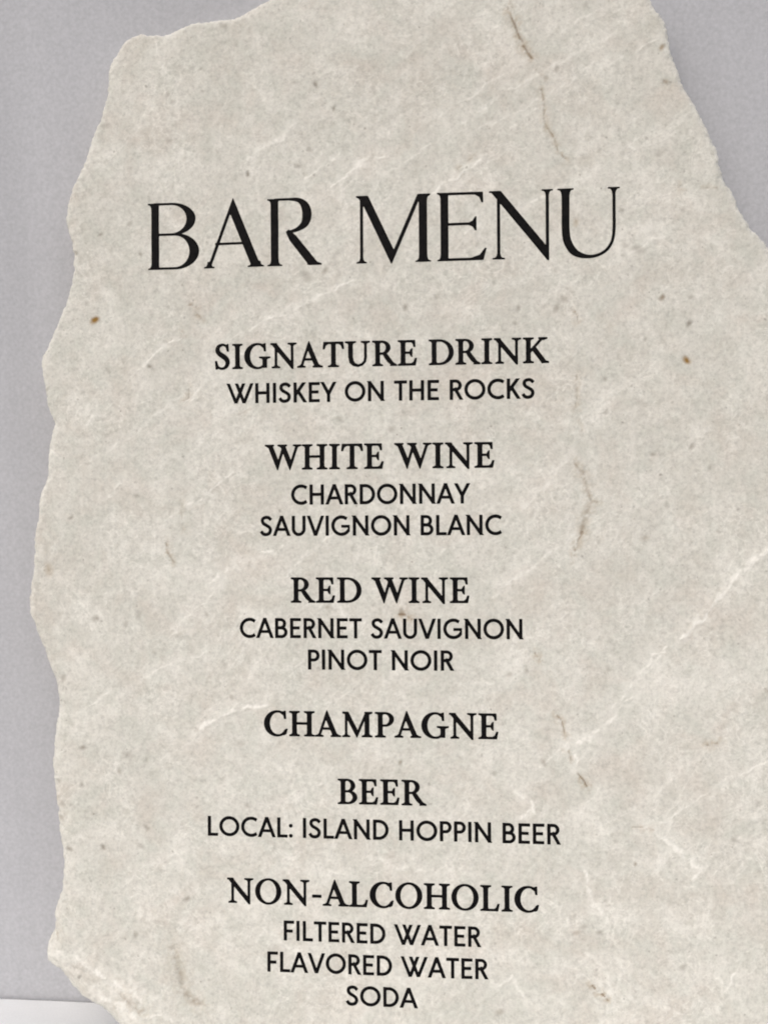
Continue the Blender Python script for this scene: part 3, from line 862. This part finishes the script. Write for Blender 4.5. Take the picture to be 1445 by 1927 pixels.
def glyph_mesh(g, n, grow):
    """tessellate one glyph; returns verts in cap units"""
    width, ops = g
    h = 100.0 / n
    m = 8
    x = np.arange(-m, width + m + h, h); y = np.arange(-m - 4, 100 + m + 6, h)
    X, Y = np.meshgrid(x, y)
    Dg = np.full(X.shape, 1e9)
    for op, loops in ops:
        d = sdf(X, Y, loops)
        Dg = np.minimum(Dg, d) if op == '+' else np.maximum(Dg, -d)
    return march(Dg - grow, x[0], y[0], h)


FONTS = {'title': (title_glyphs(), 84, 0.5), 'serif': (serif_glyphs(), 50, 2.2), 'sans': (sans_glyphs(), 46, 2.2)}
GC = {}


def get_glyph(font, ch):
    if (font, ch) not in GC:
        gs, n, grow = FONTS[font]
        GC[(font, ch)] = glyph_mesh(gs[ch], n, grow)
    return GC[(font, ch)]


SIDE = {'serif': dict(default=(4.5, 4.5), A=(1, 1), W=(1, 1), T=(3, 3), O=(5, 5), C=(5, 4)),
        'sans': dict(default=(10.5, 9), O=(6.5, 6.5), C=(6.5, 6.5), G=(6.5, 10), S=(6.5, 6.5), A=(3, 3), V=(2.5, 2.5), Y=(2.5, 2.5), W=(3.5, 3.5), T=(5, 5), K=(10.5, 4), R=(10.5, 5),
                     L=(10.5, 4), E=(10.5, 7), F=(10.5, 5), D=(10.5, 6.5), P=(10.5, 5), B=(10.5, 7), H=(10.5, 10.5), I=(10.5, 10.5), N=(10.5, 10.5), U=(9.5, 9.5))}
SIDE['sans'][':'] = (7, 7)
SPACE = {'serif': 38, 'sans': 40}
LIFT = 0.07


def put(parts):
    """parts: list of (glyph data, x0, z0, sx, sz) -> mesh on the stone's surface"""
    Vs, Qs, Ps, off = [], [], [], 0
    for (v, q, p), x0, z0, sx, sz in parts:
        X = x0 + v[:, 0] * sx; Z = z0 + v[:, 1] * sz
        Yv = -(sample(HT, X, Z) + LIFT)
        Vs.append(np.stack([X, Yv, Z], 1)); Qs.append(q + off); Ps += [[i + off for i in pp] for pp in p]
        off += len(v)
    return make_mesh('printed_line', np.concatenate(Vs) * MM, np.concatenate(Qs), Ps)


def text_line(text, font, lx, ly, rx, ry, cap):
    (x0, z0), (x1, z1) = P(lx, ly), P(rx, ry)
    print('%-22s dz %.2f' % (text, z1 - z0))
    pen = 0; items = []
    first = True
    for i, ch in enumerate(text):
        if ch == ' ':
            pen += SPACE[font]; continue
        sb = SIDE[font].get(ch, SIDE[font]['default'])
        if not first: pen += sb[0]
        first = False
        items.append((ch, pen))
        pen += FONTS[font][0][ch][0]
        last = pen
        pen += sb[1]
    sx = (x1 - x0) / last; sz = cap / 100
    print('      stretch %.3f' % (sx / sz))
    z = (z0 + z1) / 2
    return put([(get_glyph(font, ch), x0 + pp * sx, z, sx, sz) for ch, pp in items])


CS, CN = 11.6, 9.15
LINES = [
    ('SIGNATURE DRINK', 'serif', 405.5, 694, 1031, 682.5, CS), ('WHISKEY ON THE ROCKS', 'sans', 428, 758, 1005, 750, CN),
    ('WHITE WINE', 'serif', 500.6, 883, 930.5, 880, CS), ('CHARDONNAY', 'sans', 549, 949, 883, 947, CN), ('SAUVIGNON BLANC', 'sans', 490.5, 1007.5, 943, 1006.5, CN),
    ('RED WINE', 'serif', 548.5, 1133, 883.5, 1134.5, CS), ('CABERNET SAUVIGNON', 'sans', 452.5, 1200, 982, 1202, CN), ('PINOT NOIR', 'sans', 580.5, 1260, 853, 1261, CN),
    ('CHAMPAGNE', 'serif', 498, 1384, 938, 1390, CS), ('BEER', 'serif', 636.5, 1512.5, 800, 1515.5, CS), ('LOCAL: ISLAND HOPPIN BEER', 'sans', 392, 1573, 1053.5, 1587.5, CN),
    ('NON-ALCOHOLIC', 'serif', 428.5, 1699, 1013.5, 1715.5, CS), ('FILTERED WATER', 'sans', 535, 1770.5, 904, 1780, CN), ('FLAVORED WATER', 'sans', 504.5, 1828, 917.5, 1841, CN),
    ('SODA', 'sans', 652, 1891.5, 785, 1896, CN)]
# title: each letter by its own measured left and right end
TITLE = [('B', 281, 374.6), ('A', 383, 497), ('R', 506, 605.4), ('M', 671, 810.5), ('E', 824, 915), ('N', 921, 1037.5), ('U', 1049, 1164.5)]
tp = []
bz = (P(283, 507.5)[1] + P(945, 488)[1]) / 2
print('title dz', P(283, 507.5)[1] - P(945, 488)[1])
for ch, lx, rx in TITLE:
    ymid = 507 - (lx - 283) * 0.0315
    xa, xb = P(lx, ymid)[0], P(rx, ymid)[0]
    tp.append((get_glyph('title', ch), xa, bz, (xb - xa) / FONTS['title'][0][ch][0], 31.6 / 100))
t = link('printed_line', put(tp), sign, M_INK)
t['label'] = 'large black serif title reading BAR MENU'
for L in LINES:
    o = link('printed_line', text_line(*L), sign, M_INK)
    o['label'] = ('black serif heading reading ' if L[1] == 'serif' else 'black sans-serif line reading ') + L[0]

S.render.engine = 'CYCLES'
S.cycles.filter_width = 1.9
